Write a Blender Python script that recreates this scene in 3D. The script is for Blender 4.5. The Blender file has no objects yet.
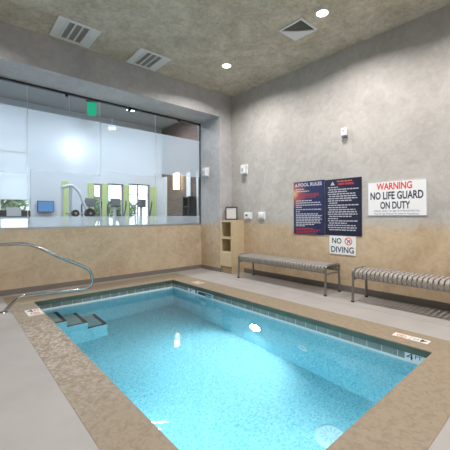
import bpy, bmesh, math, random
from mathutils import Vector, Matrix
random.seed(7)
sc = bpy.context.scene
col = sc.collection
PI = math.pi

# ------------------------------------------------------------------ measures (metres)
H = 4.09                     # pool room ceiling
ZB, D, XJ, ZS = 3.56, 0.727, -0.367, 1.064     # window niche: soffit, depth, jamb, sill
L, R, N, F = -4.083, -1.65, -4.559, -0.039     # pool opening
OL, OR_, ON, OF = -4.407, -1.218, -4.926, 0.56 # outer edge of coping
WATER = -0.158
BOT = -1.32
WX0, WY0 = -8.0, -8.5        # far corners of the pool room behind the camera
GY, GX, GH = 4.15, 0.505, 4.30 # gym: far wall, right wall, ceiling
GX0 = -9.0

# ------------------------------------------------------------------ materials
def newmat(name):
    m = bpy.data.materials.new(name); m.use_nodes = True
    nt = m.node_tree; nt.nodes.clear()
    out = nt.nodes.new('ShaderNodeOutputMaterial')
    return m, nt, out

def N_(nt, t, **kw):
    n = nt.nodes.new(t)
    for k, v in kw.items():
        if k in n.inputs: n.inputs[k].default_value = v
        else: setattr(n, k, v)
    return n

def plain(name, c, rough=.5, metal=0, spec=.5, bump=0, bscale=60, var=0, vscale=8):
    m, nt, out = newmat(name)
    b = N_(nt, 'ShaderNodeBsdfPrincipled'); lk = nt.links.new
    b.inputs['Base Color'].default_value = (*c, 1); b.inputs['Roughness'].default_value = rough
    b.inputs['Metallic'].default_value = metal; b.inputs['Specular IOR Level'].default_value = spec
    lk(b.outputs[0], out.inputs[0])
    g = N_(nt, 'ShaderNodeNewGeometry')
    n = N_(nt, 'ShaderNodeTexNoise', Scale=vscale, Detail=4.0); lk(g.outputs['Position'], n.inputs['Vector'])
    if var:
        r = N_(nt, 'ShaderNodeValToRGB')
        r.color_ramp.elements[0].position = .3; r.color_ramp.elements[1].position = .7
        r.color_ramp.elements[0].color = (*[x*(1-var) for x in c], 1)
        r.color_ramp.elements[1].color = (*[min(1, x*(1+var)) for x in c], 1)
        lk(n.outputs['Fac'], r.inputs[0]); lk(r.outputs[0], b.inputs['Base Color'])
    if bump:
        n2 = N_(nt, 'ShaderNodeTexNoise', Scale=bscale, Detail=3.0); lk(g.outputs['Position'], n2.inputs['Vector'])
        bp = N_(nt, 'ShaderNodeBump', Strength=bump, Distance=.01)
        lk(n2.outputs['Fac'], bp.inputs['Height']); lk(bp.outputs[0], b.inputs['Normal'])
    return m

def emit(name, c, s):
    m, nt, out = newmat(name)
    e = N_(nt, 'ShaderNodeEmission', Strength=s); e.inputs['Color'].default_value = (*c, 1)
    nt.links.new(e.outputs[0], out.inputs[0]); return m

def plaster(name, c1, c2, d1=None, d2=None, zsplit=1.12, zsoft=.10, scale=1.1, rough=.55):
    """trowelled plaster; below zsplit a second paint colour with a soft, ragged edge"""
    m, nt, out = newmat(name); lk = nt.links.new
    b = N_(nt, 'ShaderNodeBsdfPrincipled', Roughness=rough)
    b.inputs['Specular IOR Level'].default_value = .35
    lk(b.outputs[0], out.inputs[0])
    g = N_(nt, 'ShaderNodeNewGeometry')
    n1 = N_(nt, 'ShaderNodeTexNoise', Scale=scale, Detail=9.0, Roughness=.68, Distortion=.6)
    n2 = N_(nt, 'ShaderNodeTexNoise', Scale=scale*6, Detail=6.0, Roughness=.65, Distortion=1.2)
    lk(g.outputs['Position'], n1.inputs['Vector']); lk(g.outputs['Position'], n2.inputs['Vector'])
    mx = N_(nt, 'ShaderNodeMix', data_type='FLOAT'); mx.inputs[0].default_value = .45
    lk(n1.outputs['Fac'], mx.inputs[2]); lk(n2.outputs['Fac'], mx.inputs[3])
    def ramp(a, z):
        r = N_(nt, 'ShaderNodeValToRGB')
        r.color_ramp.elements[0].position = .40; r.color_ramp.elements[1].position = .60
        r.color_ramp.elements[0].color = (*a, 1); r.color_ramp.elements[1].color = (*z, 1)
        lk(mx.outputs[0], r.inputs[0]); return r
    r1 = ramp(c1, c2); colr = r1.outputs[0]
    if d1:
        r2 = ramp(d1, d2)
        sx = N_(nt, 'ShaderNodeSeparateXYZ'); lk(g.outputs['Position'], sx.inputs[0])
        ad = N_(nt, 'ShaderNodeMath', operation='MULTIPLY_ADD'); ad.inputs[1].default_value = .35
        lk(mx.outputs[0], ad.inputs[0]); lk(sx.outputs['Z'], ad.inputs[2])
        mr = N_(nt, 'ShaderNodeMapRange'); mr.inputs[1].default_value = zsplit+.175-zsoft; mr.inputs[2].default_value = zsplit+.175+zsoft
        lk(ad.outputs[0], mr.inputs[0])
        mc = N_(nt, 'ShaderNodeMix', data_type='RGBA')
        lk(mr.outputs[0], mc.inputs[0]); lk(r2.outputs[0], mc.inputs[6]); lk(colr, mc.inputs[7])
        colr = mc.outputs[2]
    lk(colr, b.inputs['Base Color'])
    bp = N_(nt, 'ShaderNodeBump', Strength=.12, Distance=.01)
    lk(n2.outputs['Fac'], bp.inputs['Height']); lk(bp.outputs[0], b.inputs['Normal'])
    return m

M = {}
M['wall'] = plaster('wall_plaster', (.41, .385, .365), (.535, .505, .475), (.47, .345, .22), (.62, .485, .335))
M['wall_soft'] = plaster('window_wall_plaster', (.42, .41, .42), (.545, .53, .535), (.46, .355, .24), (.62, .50, .365), zsplit=1.10, zsoft=.05)
M['ceil'] = plaster('ceiling_plaster', (.43, .37, .28), (.70, .63, .52), scale=2.0, rough=.6)
M['deck'] = plain('deck_concrete', (.35, .328, .314), .5, var=.06, vscale=3, bump=.03, bscale=90)
M['grey_base'] = plain('cove_base', (.20, .18, .165), .6, var=.05)
M['green_edge'] = plain('green_edge', (.085, .10, .07), .45, var=.15)
M['plaster_line'] = plain('pool_line', (.80, .84, .85), .5)
M['white'] = plain('white_paint', (.78, .78, .77), .4)
M['white_plastic'] = plain('white_plastic', (.82, .83, .84), .35)
M['offwhite'] = plain('offwhite_metal', (.80, .81, .82), .4)
M['dark'] = plain('dark_void', (.02, .02, .02), .7)
M['black'] = plain('black_plastic', (.03, .03, .035), .4)
M['charcoal'] = plain('charcoal', (.06, .06, .065), .5)
M['steel'] = plain('stainless_steel', (.50, .50, .50), .14, metal=1)
M['alu'] = plain('aluminium', (.55, .56, .57), .35, metal=1)
M['bench_metal'] = plain('bench_frame_metal', (.22, .21, .195), .4, metal=.5)
M['strap'] = plain('bench_straps', (.30, .272, .248), .55, var=.06, vscale=14)
M['cab'] = plain('birch_laminate', (.62, .50, .33), .5, var=.06, vscale=10)
M['cab_dark'] = plain('birch_inside', (.45, .345, .215), .6)
M['frame'] = plain('picture_frame_wood', (.05, .04, .035), .4)
M['paper'] = plain('paper', (.56, .54, .54), .6)
M['navy'] = plain('sign_navy', (.018, .024, .085), .3)
M['navy2'] = plain('sign_dark_navy', (.016, .018, .045), .3)
M['sign_white'] = plain('sign_white', (.86, .86, .88), .3)
M['sign_ink'] = plain('sign_ink', (.02, .025, .06), .5)
M['sign_red'] = plain('sign_red', (.72, .05, .035), .5)
M['print_white'] = plain('sign_print_white', (.52, .53, .60), .5)
M['print_red'] = plain('sign_print_red', (.42, .03, .05), .5)
M['print_orange'] = plain('sign_print_orange', (.62, .20, .10), .5)
M['mark_white'] = plain('marker_tile', (.72, .69, .63), .45)
M['mark_tan'] = plain('marker_tile_tan', (.66, .56, .44), .5)
M['mark_red'] = plain('marker_red', (.60, .14, .11), .5)
M['lime'] = plain('lime_paint', (.55, .68, .30), .55)
M['gym_wall'] = plain('gym_wall_paint', (.66, .72, .80), .7)
M['gym_ceil'] = plain('gym_ceiling', (.40, .405, .40), .8)
M['gym_floor'] = plain('gym_floor', (.16, .16, .17), .6)
M['machine'] = plain('machine_white', (.62, .66, .70), .35)
M['machine_grey'] = plain('machine_grey', (.16, .18, .20), .4)
M['shade'] = None
M['screen'] = emit('tv_screen', (.12, .30, .62), 1.0)
M['exit'] = emit('exit_face', (.02, .52, .28), .9)
M['lamp'] = emit('downlight_lens', (1, .97, .92), 18)
M['glow'] = emit('wall_lamp_glass', (1, .74, .40), 11)
M['globe'] = emit('globe_glass', (.93, .97, 1), 16)
M['poollamp'] = emit('pool_lamp_lens', (.90, .98, 1), 60)

def grey_tile():
    m, nt, out = newmat('waterline_tile'); lk = nt.links.new
    b = N_(nt, 'ShaderNodeBsdfPrincipled', Roughness=.3)
    g = N_(nt, 'ShaderNodeNewGeometry')
    sx = N_(nt, 'ShaderNodeSeparateXYZ'); lk(g.outputs['Position'], sx.inputs[0])
    ad = N_(nt, 'ShaderNodeMath', operation='ADD'); lk(sx.outputs['X'], ad.inputs[0]); lk(sx.outputs['Y'], ad.inputs[1])
    md = N_(nt, 'ShaderNodeMath', operation='PINGPONG'); md.inputs[1].default_value = .0775; lk(ad.outputs[0], md.inputs[0])
    lt = N_(nt, 'ShaderNodeMath', operation='LESS_THAN'); lt.inputs[1].default_value = .004; lk(md.outputs[0], lt.inputs[0])
    n = N_(nt, 'ShaderNodeTexNoise', Scale=9.0, Detail=3.0); lk(g.outputs['Position'], n.inputs['Vector'])
    r = N_(nt, 'ShaderNodeValToRGB'); r.color_ramp.elements[0].position = .35; r.color_ramp.elements[1].position = .65
    r.color_ramp.elements[0].color = (.20, .20, .185, 1); r.color_ramp.elements[1].color = (.28, .28, .26, 1)
    lk(n.outputs['Fac'], r.inputs[0])
    mc = N_(nt, 'ShaderNodeMix', data_type='RGBA'); mc.inputs[7].default_value = (.60, .62, .60, 1)
    lk(lt.outputs[0], mc.inputs[0]); lk(r.outputs[0], mc.inputs[6]); lk(mc.outputs[2], b.inputs['Base Color'])
    lk(b.outputs[0], out.inputs[0]); return m
M['tile'] = grey_tile()

def coping_mat():
    m, nt, out = newmat('textured_coping'); lk = nt.links.new
    b = N_(nt, 'ShaderNodeBsdfPrincipled', Roughness=.5)
    g = N_(nt, 'ShaderNodeNewGeometry')
    n = N_(nt, 'ShaderNodeTexNoise', Scale=22.0, Detail=5.0, Roughness=.6, Distortion=.8); lk(g.outputs['Position'], n.inputs['Vector'])
    r = N_(nt, 'ShaderNodeValToRGB')
    r.color_ramp.elements[0].position = .36; r.color_ramp.elements[1].position = .56
    r.color_ramp.elements[0].color = (.215, .168, .115, 1); r.color_ramp.elements[1].color = (.275, .217, .152, 1)
    lk(n.outputs['Fac'], r.inputs[0])
    # wet patches (left walk): their pale reflected flecks painted into the colour, smoother too
    n2 = N_(nt, 'ShaderNodeTexNoise', Scale=17.0, Detail=6.0, Roughness=.7, Distortion=1.6); lk(g.outputs['Position'], n2.inputs['Vector'])
    sx = N_(nt, 'ShaderNodeSeparateXYZ'); lk(g.outputs['Position'], sx.inputs[0])
    mr = N_(nt, 'ShaderNodeMapRange'); mr.inputs[1].default_value = -2.2; mr.inputs[2].default_value = -4.1; lk(sx.outputs['X'], mr.inputs[0])
    ab = N_(nt, 'ShaderNodeMath', operation='ADD'); ab.inputs[1].default_value = 1.75; lk(sx.outputs['Y'], ab.inputs[0])
    ab2 = N_(nt, 'ShaderNodeMath', operation='ABSOLUTE'); lk(ab.outputs[0], ab2.inputs[0])
    mr2 = N_(nt, 'ShaderNodeMapRange'); mr2.inputs[1].default_value = 1.9; mr2.inputs[2].default_value = .3; lk(ab2.outputs[0], mr2.inputs[0])
    mm = N_(nt, 'ShaderNodeMath', operation='MULTIPLY'); lk(mr.outputs[0], mm.inputs[0]); lk(mr2.outputs[0], mm.inputs[1])
    r2 = N_(nt, 'ShaderNodeValToRGB'); r2.color_ramp.elements[0].position = .48; r2.color_ramp.elements[1].position = .56
    lk(n2.outputs['Fac'], r2.inputs[0])
    mm2 = N_(nt, 'ShaderNodeMath', operation='MULTIPLY'); lk(mm.outputs[0], mm2.inputs[0]); lk(r2.outputs[0], mm2.inputs[1])
    mc = N_(nt, 'ShaderNodeMix', data_type='RGBA'); mc.inputs[7].default_value = (.44, .395, .36, 1)
    lk(mm2.outputs[0], mc.inputs[0]); lk(r.outputs[0], mc.inputs[6]); lk(mc.outputs[2], b.inputs['Base Color'])
    rr = N_(nt, 'ShaderNodeMapRange'); rr.inputs[3].default_value = .55; rr.inputs[4].default_value = .30
    lk(mm2.outputs[0], rr.inputs[0]); lk(rr.outputs[0], b.inputs['Roughness'])
    bp = N_(nt, 'ShaderNodeBump', Strength=.5, Distance=.006); lk(n.outputs['Fac'], bp.inputs['Height']); lk(bp.outputs[0], b.inputs['Normal'])
    lk(b.outputs[0], out.inputs[0]); return m
M['coping'] = coping_mat()

def pebble():
    m, nt, out = newmat('pool_pebble_finish'); lk = nt.links.new
    b = N_(nt, 'ShaderNodeBsdfPrincipled', Roughness=.7)
    g = N_(nt, 'ShaderNodeNewGeometry')
    n = N_(nt, 'ShaderNodeTexNoise', Scale=48.0, Detail=4.0, Roughness=.7); lk(g.outputs['Position'], n.inputs['Vector'])
    r = N_(nt, 'ShaderNodeValToRGB')
    e = r.color_ramp.elements
    e[0].position = .36; e[0].color = (.19, .43, .50, 1); e[1].position = .62; e[1].color = (.52, .73, .76, 1)
    k = e.new(.47); k.color = (.36, .60, .68, 1)
    lk(n.outputs['Fac'], r.inputs[0]); lk(r.outputs[0], b.inputs['Base Color'])
    lk(b.outputs[0], out.inputs[0]); return m
M['pebble'] = pebble()
M['step_top'] = plain('step_tread', (.42, .52, .52), .7, var=.15, vscale=30)
M['step_tile'] = plain('step_edge_tile', (.015, .03, .06), .5)

def water():
    m, nt, out = newmat('pool_water'); lk = nt.links.new
    gl = N_(nt, 'ShaderNodeBsdfGlass', IOR=1.33, Roughness=.0)
    g = N_(nt, 'ShaderNodeNewGeometry')
    n = N_(nt, 'ShaderNodeTexNoise', Scale=3.2, Detail=2.0, Roughness=.5); lk(g.outputs['Position'], n.inputs['Vector'])
    bp = N_(nt, 'ShaderNodeBump', Strength=.10, Distance=.05); lk(n.outputs['Fac'], bp.inputs['Height']); lk(bp.outputs[0], gl.inputs['Normal'])
    lk(gl.outputs[0], out.inputs[0])
    va = N_(nt, 'ShaderNodeVolumeAbsorption', Density=.30); va.inputs['Color'].default_value = (.14, .81, .93, 1)
    lk(va.outputs[0], out.inputs['Volume']); return m
M['water'] = water()

def glass(name, tint=(.93, .96, .97), f0=.05):
    m, nt, out = newmat(name); lk = nt.links.new
    tr = N_(nt, 'ShaderNodeBsdfTransparent'); tr.inputs[0].default_value = (*tint, 1)
    gl = N_(nt, 'ShaderNodeBsdfGlossy', Roughness=.0)
    lw = N_(nt, 'ShaderNodeLayerWeight', Blend=.5)
    pw = N_(nt, 'ShaderNodeMath', operation='POWER'); pw.inputs[1].default_value = 5; lk(lw.outputs['Facing'], pw.inputs[0])
    ma = N_(nt, 'ShaderNodeMath', operation='MULTIPLY_ADD'); ma.inputs[1].default_value = 1-f0; ma.inputs[2].default_value = f0
    lk(pw.outputs[0], ma.inputs[0])
    mx = N_(nt, 'ShaderNodeMixShader'); lk(ma.outputs[0], mx.inputs[0]); lk(tr.outputs[0], mx.inputs[1]); lk(gl.outputs[0], mx.inputs[2])
    lk(mx.outputs[0], out.inputs[0]); return m
M['glass'] = glass('clear_glass')
M['plastic_clear'] = glass('clear_plastic', (.9, .9, .9), .12)

def film(name, clear, haze=0, c=(.80, .87, .95)):
    m, nt, out = newmat(name); lk = nt.links.new
    tr = N_(nt, 'ShaderNodeBsdfTransparent')
    tl = N_(nt, 'ShaderNodeBsdfTranslucent'); tl.inputs[0].default_value = (*c, 1)
    df = N_(nt, 'ShaderNodeBsdfDiffuse'); df.inputs[0].default_value = (*c, 1)
    a = N_(nt, 'ShaderNodeMixShader'); a.inputs[0].default_value = .40; lk(tl.outputs[0], a.inputs[1]); lk(df.outputs[0], a.inputs[2])
    rf = N_(nt, 'ShaderNodeBsdfRefraction', IOR=1.45, Roughness=.28); rf.inputs[0].default_value = (.95, .97, 1, 1)
    h = N_(nt, 'ShaderNodeMixShader'); h.inputs[0].default_value = haze; lk(a.outputs[0], h.inputs[1]); lk(rf.outputs[0], h.inputs[2])
    mx = N_(nt, 'ShaderNodeMixShader'); mx.inputs[0].default_value = clear; lk(h.outputs[0], mx.inputs[1]); lk(tr.outputs[0], mx.inputs[2])
    lk(mx.outputs[0], out.inputs[0]); return m
M['film'] = film('frosted_film', .70, 0)
M['shade'] = film('roller_shade_cloth', .1, 0, (.85, .88, .92))

def wood():
    m, nt, out = newmat('dark_wood_panel'); lk = nt.links.new
    b = N_(nt, 'ShaderNodeBsdfPrincipled', Roughness=.45)
    g = N_(nt, 'ShaderNodeNewGeometry')
    mp = N_(nt, 'ShaderNodeMapping'); mp.inputs['Scale'].default_value = (1, 1.2, 9); lk(g.outputs['Position'], mp.inputs[0])
    n = N_(nt, 'ShaderNodeTexNoise', Scale=3.0, Detail=7.0, Roughness=.65); lk(mp.outputs[0], n.inputs['Vector'])
    r = N_(nt, 'ShaderNodeValToRGB'); r.color_ramp.elements[0].position = .35; r.color_ramp.elements[1].position = .65
    r.color_ramp.elements[0].color = (.10, .062, .05, 1); r.color_ramp.elements[1].color = (.20, .135, .11, 1)
    lk(n.outputs['Fac'], r.inputs[0]); lk(r.outputs[0], b.inputs['Base Color'])
    lk(b.outputs[0], out.inputs[0]); return m
M['wood'] = wood()

def sign_fade():
    m, nt, out = newmat('sign_sunset_print'); lk = nt.links.new
    b = N_(nt, 'ShaderNodeBsdfPrincipled', Roughness=.3)
    g = N_(nt, 'ShaderNodeNewGeometry')
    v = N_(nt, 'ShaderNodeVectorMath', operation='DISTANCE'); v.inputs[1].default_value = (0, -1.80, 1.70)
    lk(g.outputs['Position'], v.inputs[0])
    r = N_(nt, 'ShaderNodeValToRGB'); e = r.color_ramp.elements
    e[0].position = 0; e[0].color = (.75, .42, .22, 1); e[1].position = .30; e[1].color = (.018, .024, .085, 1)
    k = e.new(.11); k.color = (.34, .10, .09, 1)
    lk(v.outputs['Value'], r.inputs[0]); lk(r.outputs[0], b.inputs['Base Color']); lk(b.outputs[0], out.inputs[0]); return m
M['navy_print'] = sign_fade()
M['leaf'] = plain('tree_leaves', (.13, .20, .09), .7, var=.35, vscale=6)
M['bark'] = plain('tree_bark', (.12, .10, .085), .8)
M['grass'] = plain('lawn', (.20, .26, .12), .9, var=.2, vscale=2)
M['pave'] = plain('pale_paving', (.62, .61, .58), .8)

# ------------------------------------------------------------------ mesh helpers
def bx(bm, x0, y0, z0, x1, y1, z1):
    vs = [bm.verts.new((x, y, z)) for z in (z0, z1) for x, y in ((x0, y0), (x1, y0), (x1, y1), (x0, y1))]
    for f in ((3, 2, 1, 0), (4, 5, 6, 7), (0, 1, 5, 4), (1, 2, 6, 5), (2, 3, 7, 6), (3, 0, 4, 7)):
        bm.faces.new([vs[i] for i in f])

def ring(bm, o, i, z0, z1):
    """rectangular frame in the floor plane: o, i = (x0, y0, x1, y1)"""
    def c(r): return [(r[0], r[1]), (r[2], r[1]), (r[2], r[3]), (r[0], r[3])]
    ob = [bm.verts.new((x, y, z0)) for x, y in c(o)]; ot = [bm.verts.new((x, y, z1)) for x, y in c(o)]
    ib = [bm.verts.new((x, y, z0)) for x, y in c(i)]; it = [bm.verts.new((x, y, z1)) for x, y in c(i)]
    for k in range(4):
        j = (k+1) % 4
        bm.faces.new((ot[k], ot[j], it[j], it[k])); bm.faces.new((ob[j], ob[k], ib[k], ib[j]))
        bm.faces.new((ob[k], ob[j], ot[j], ot[k])); bm.faces.new((ib[j], ib[k], it[k], it[j]))

def tube(bm, pts, r, seg=10, caps=True):
    pts = [Vector(p) for p in pts]; rings = []
    up = None
    for i, p in enumerate(pts):
        t = (pts[min(i+1, len(pts)-1)] - pts[max(i-1, 0)]).normalized()
        if up is None:
            up = Vector((0, 0, 1)) if abs(t.z) < .9 else Vector((1, 0, 0))
        a = (up - t*up.dot(t)).normalized(); up = a; b = t.cross(a)
        rr = r[i] if isinstance(r, (list, tuple)) else r
        rings.append([bm.verts.new(p + (a*math.cos(2*PI*k/seg) + b*math.sin(2*PI*k/seg))*rr) for k in range(seg)])
    for q, w in zip(rings, rings[1:]):
        for k in range(seg): bm.faces.new((q[k], q[(k+1) % seg], w[(k+1) % seg], w[k]))
    if caps: bm.faces.new(list(reversed(rings[0]))); bm.faces.new(rings[-1])

def cyl(bm, c, ax, r, h, seg=24, r2=None):
    c = Vector(c); ax = Vector(ax).normalized()
    tube(bm, [c, c+ax*h], [r, r if r2 is None else r2], seg)

def smooth_path(pts, rad, n=6):
    pts = [Vector(p) for p in pts]; out = [pts[0]]
    for a, b, c in zip(pts, pts[1:], pts[2:]):
        rr = min(rad, (b-a).length*.48, (c-b).length*.48)
        p, q = b+(a-b).normalized()*rr, b+(c-b).normalized()*rr
        for i in range(n+1):
            t = i/n; out.append(p*(1-t)**2 + b*2*t*(1-t) + q*t*t)
    out.append(pts[-1]); return out

def obj(name, bm, mat, parent=None, bevel=0, smooth=False):
    bmesh.ops.recalc_face_normals(bm, faces=bm.faces[:])
    me = bpy.data.meshes.new(name); bm.to_mesh(me); bm.free()
    o = bpy.data.objects.new(name, me); col.objects.link(o)
    me.materials.append(M[mat] if isinstance(mat, str) else mat)
    if smooth:
        for p in me.polygons: p.use_smooth = True
        try: me.set_sharp_from_angle(angle=math.radians(40))
        except Exception: pass
    if bevel:
        b = o.modifiers.new('bevel', 'BEVEL'); b.width = bevel; b.segments = 2; b.limit_method = 'ANGLE'
    if parent: adopt(o, parent)
    return o

def adopt(o, parent):
    """parts are built in world coordinates; re-base them on their thing's origin"""
    off = Vector((0, 0, 0)); p = parent
    while p: off += p.location; p = p.parent
    o.parent = parent
    if o.type == 'MESH': o.data.transform(Matrix.Translation(-off))
    else: o.location = Vector(o.location) - off

def box(name, a, b, mat, parent=None, bevel=0):
    bm = bmesh.new(); bx(bm, min(a[0], b[0]), min(a[1], b[1]), min(a[2], b[2]), max(a[0], b[0]), max(a[1], b[1]), max(a[2], b[2]))
    return obj(name, bm, mat, parent, bevel)

def tag(o, label, cat, group=None, kind=None):
    o['label'] = label; o['category'] = cat
    if group: o['group'] = group
    if kind: o['kind'] = kind
    return o

def empty(name, loc, label, cat, group=None, kind=None):
    o = bpy.data.objects.new(name, None); col.objects.link(o); o.location = loc; o.empty_display_size = .1
    return tag(o, label, cat, group, kind)

def copy_tree(o, delta, parent=None):
    c = o.copy(); col.objects.link(c)
    if parent is None: c.location = Vector(o.location) + Vector(delta)
    else: c.parent = parent
    for ch in list(o.children): copy_tree(ch, delta, c)
    return c

def text_bm(bm, body, frame, w, h, off=.0):
    """lettering fitted into a w x h box centred on the frame (Matrix: x right, y up, z out)"""
    cu = bpy.data.curves.new('t', 'FONT'); cu.body = body; cu.size = 1; cu.resolution_u = 3; cu.offset = off; cu.extrude = .0
    to = bpy.data.objects.new('t', cu); col.objects.link(to)
    bpy.context.view_layer.update()
    me = bpy.data.meshes.new_from_object(to.evaluated_get(bpy.context.evaluated_depsgraph_get()))
    bpy.data.objects.remove(to); bpy.data.curves.remove(cu)
    xs = [v.co.x for v in me.vertices]; ys = [v.co.y for v in me.vertices]
    x0, x1, y0, y1 = min(xs), max(xs), min(ys), max(ys)
    vm = []
    for v in me.vertices:
        p = Vector(((v.co.x-(x0+x1)/2)/(x1-x0)*w, (v.co.y-(y0+y1)/2)/(y1-y0)*h, 0))
        vm.append(bm.verts.new(frame @ p))
    for p in me.polygons:
        try: bm.faces.new([vm[i] for i in p.vertices])
        except ValueError: pass
    bpy.data.meshes.remove(me)

def frame(origin, x, y):
    x = Vector(x).normalized(); y = Vector(y).normalized(); z = x.cross(y)
    m = Matrix((x, y, z)).transposed().to_4x4(); m.translation = Vector(origin); return m

def flat(bm, fr, pts):
    f = bm.faces.new([bm.verts.new(fr @ Vector((p[0], p[1], 0))) for p in pts]); return f

def bar(bm, fr, x0, y0, x1, y1): flat(bm, fr, [(x0, y0), (x1, y0), (x1, y1), (x0, y1)])

def annulus(bm, fr, cx, cy, r0, r1, sx=1, seg=28):
    a = [bm.verts.new(fr @ Vector((cx+sx*r0*math.cos(2*PI*k/seg), cy+r0*math.sin(2*PI*k/seg), 0))) for k in range(seg)]
    b = [bm.verts.new(fr @ Vector((cx+sx*r1*math.cos(2*PI*k/seg), cy+r1*math.sin(2*PI*k/seg), 0))) for k in range(seg)]
    for k in range(seg): bm.faces.new((a[k], b[k], b[(k+1) % seg], a[(k+1) % seg]))

def struct(name, bm, mat, label, cat, parent=None, bevel=0):
    o = obj(name, bm, mat, parent, bevel); tag(o, label, cat, kind='structure'); return o

# ------------------------------------------------------------------ room shell
bm = bmesh.new(); ring(bm, (WX0, WY0, .0, D+.02), (OL, ON, OR_, OF), -.12, 0)
floor = struct('floor', bm, 'deck', 'pale grey concrete pool deck around the sunken pool', 'floor')
bm = bmesh.new(); bx(bm, OR_+.5-.004, WY0+.1, -.002, OR_+.5+.004, .3, .0012)
obj('control_joint', bm, plain('joint', (.30, .285, .275), .8), floor)

bm = bmesh.new(); ring(bm, (OL, ON, OR_, OF), (L, N, R, F), -.065, .003)
cop = struct('pool_coping', bm, 'coping', 'textured tan coping band framing the pool', 'coping')
bm = bmesh.new(); ring(bm, (L-.03, N-.03, R+.03, F+.03), (L+.004, N+.004, R-.004, F-.004), -.066, -.006)
obj('green_lip', bm, 'green_edge', cop)
bm = bmesh.new(); ring(bm, (OL, ON, OR_, OF), (L-.012, N-.012, R+.012, F+.012), BOT, -.14)
bx(bm, OL, ON, BOT-.1, OR_, OF, BOT)
basin = struct('pool_basin', bm, 'pebble', 'pale blue speckled pool basin below the waterline', 'pool')
bm = bmesh.new(); ring(bm, (L-.10, N-.10, R+.10, F+.10), (L-.012, N-.012, R+.012, F+.012), -.14, -.066)
obj('waterline_tile', bm, 'tile', basin)
bm = bmesh.new(); ring(bm, (L-.10, N-.10, R+.10, F+.10), (L-.004, N-.004, R+.004, F+.004), -.162, -.136)
obj('pale_waterline_band', bm, 'plaster_line', basin)

# pool steps (far left corner)
SY0 = -.60
st = empty('pool_steps', (-3.6, -.3, BOT), 'three underwater steps in the far left corner with dark tile edges', 'pool steps', kind='structure')
x0 = L-.012
for k, (xe, z) in enumerate(((-3.765, -.36), (-3.48, -.62), (-3.19, -.88))):
    s = box('step', (x0, SY0, BOT), (xe, F+.012, z), 'pebble', st)
    box('tread', (x0, SY0, z), (xe, F+.012, z+.006), 'step_top', s)
    bm = bmesh.new(); bx(bm, xe-.05, SY0, z+.006, xe+.002, F+.012, z+.012); bx(bm, x0 if k == 0 else (-3.765, -3.48)[k-1], SY0-.002, z+.006, xe-.05, SY0+.05, z+.012)
    obj('step_edge_tile', bm, 'step_tile', s)
    x0 = xe

# water body
bm = bmesh.new(); bx(bm, L-.03, N-.03, BOT-.03, R+.03, F+.03, WATER)
w = obj('pool_water', bm, 'water'); tag(w, 'clear cyan water filling the rectangular pool', 'water', kind='stuff')

# walls
bm = bmesh.new()
bx(bm, WX0, 0, ZB, XJ, D+.12, GH); bx(bm, XJ, 0, 0, 0, D+.12, GH); bx(bm, WX0, D, -.1, XJ, D+.12, ZS)
struct('wall_left', bm, 'wall_soft', 'plastered wall with the long glazed window into the gym', 'wall')
bm = bmesh.new(); bx(bm, 0, WY0, -.12, .14, D+.12, GH)
struct('wall_right', bm, 'wall', 'mottled plaster wall behind the benches and signs', 'wall')
bm = bmesh.new(); bx(bm, WX0-.14, WY0, -.12, WX0, D+.12, GH)
struct('wall_back', bm, 'wall', 'plaster wall at the left end of the deck', 'wall')
bm = bmesh.new(); bx(bm, WX0-.14, WY0-.14, -.12, .14, WY0, GH)
struct('wall_near', bm, 'wall', 'plaster wall at the near end of the deck', 'wall')
bm = bmesh.new(); bx(bm, WX0-.14, WY0-.14, H, .14, .02, H+.12)
struct('ceiling', bm, 'ceil', 'olive brown mottled plaster ceiling over the pool', 'ceiling')

def base(name, lab, *boxes):
    bm = bmesh.new()
    for a in boxes: bx(bm, *a)
    struct(name, bm, 'grey_base', lab, 'baseboard')
base('baseboard_left', 'grey cove base under the gym window', (WX0, D-.015, 0, XJ-.015, D, .088))
base('baseboard_jamb', 'grey cove base around the window niche end', (XJ-.015, -.015, 0, XJ, D, .088))
base('baseboard_right', 'grey cove base behind the benches', (-.015, WY0, 0, 0, -.41, .10))

# ------------------------------------------------------------------ glazed window into the gym
GYP = D+.035
win = empty('window_1', (-4.2, GYP, ZS), 'long frameless glass window with frosted bands looking into the gym', 'window', kind='structure')
box('top_track', (WX0, GYP-.02, ZB-.035), (XJ, GYP+.03, ZB), 'black', win)
box('bottom_track', (WX0, GYP-.03, ZS), (XJ, GYP+.035, ZS+.035), 'alu', win)
box('side_channel', (XJ-.025, GYP-.018, ZS), (XJ, GYP+.028, ZB), 'charcoal', win)
seams = [-6.6, -5.25, -4.025, -2.80, -1.59, XJ-.012]
for a, b in zip(seams, seams[1:]):
    g = box('glass_pane', (a+.004, GYP, ZS+.03), (b-.004, GYP+.012, ZB-.03), 'glass', win)
    box('pane_edge', (b-.005, GYP-.0005, ZS+.03), (b-.002, GYP+.0125, ZB-.03), 'white_plastic', g)
    box('upper_frosted_film', (a+.005, GYP-.002, 2.00 if False else 2.06 + (a+4.4)*.06), (b-.005, GYP-.0005, 3.13), 'film', g)
    box('lower_frosted_film', (a+.005, GYP-.002, ZS+.036), (b-.005, GYP-.0005, 1.285), 'film', g)
    box('glass_clip', ((a+b)/2-.03, GYP-.02, ZB-.075), ((a+b)/2+.03, GYP+.03, ZB-.03), 'black', g)

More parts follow.
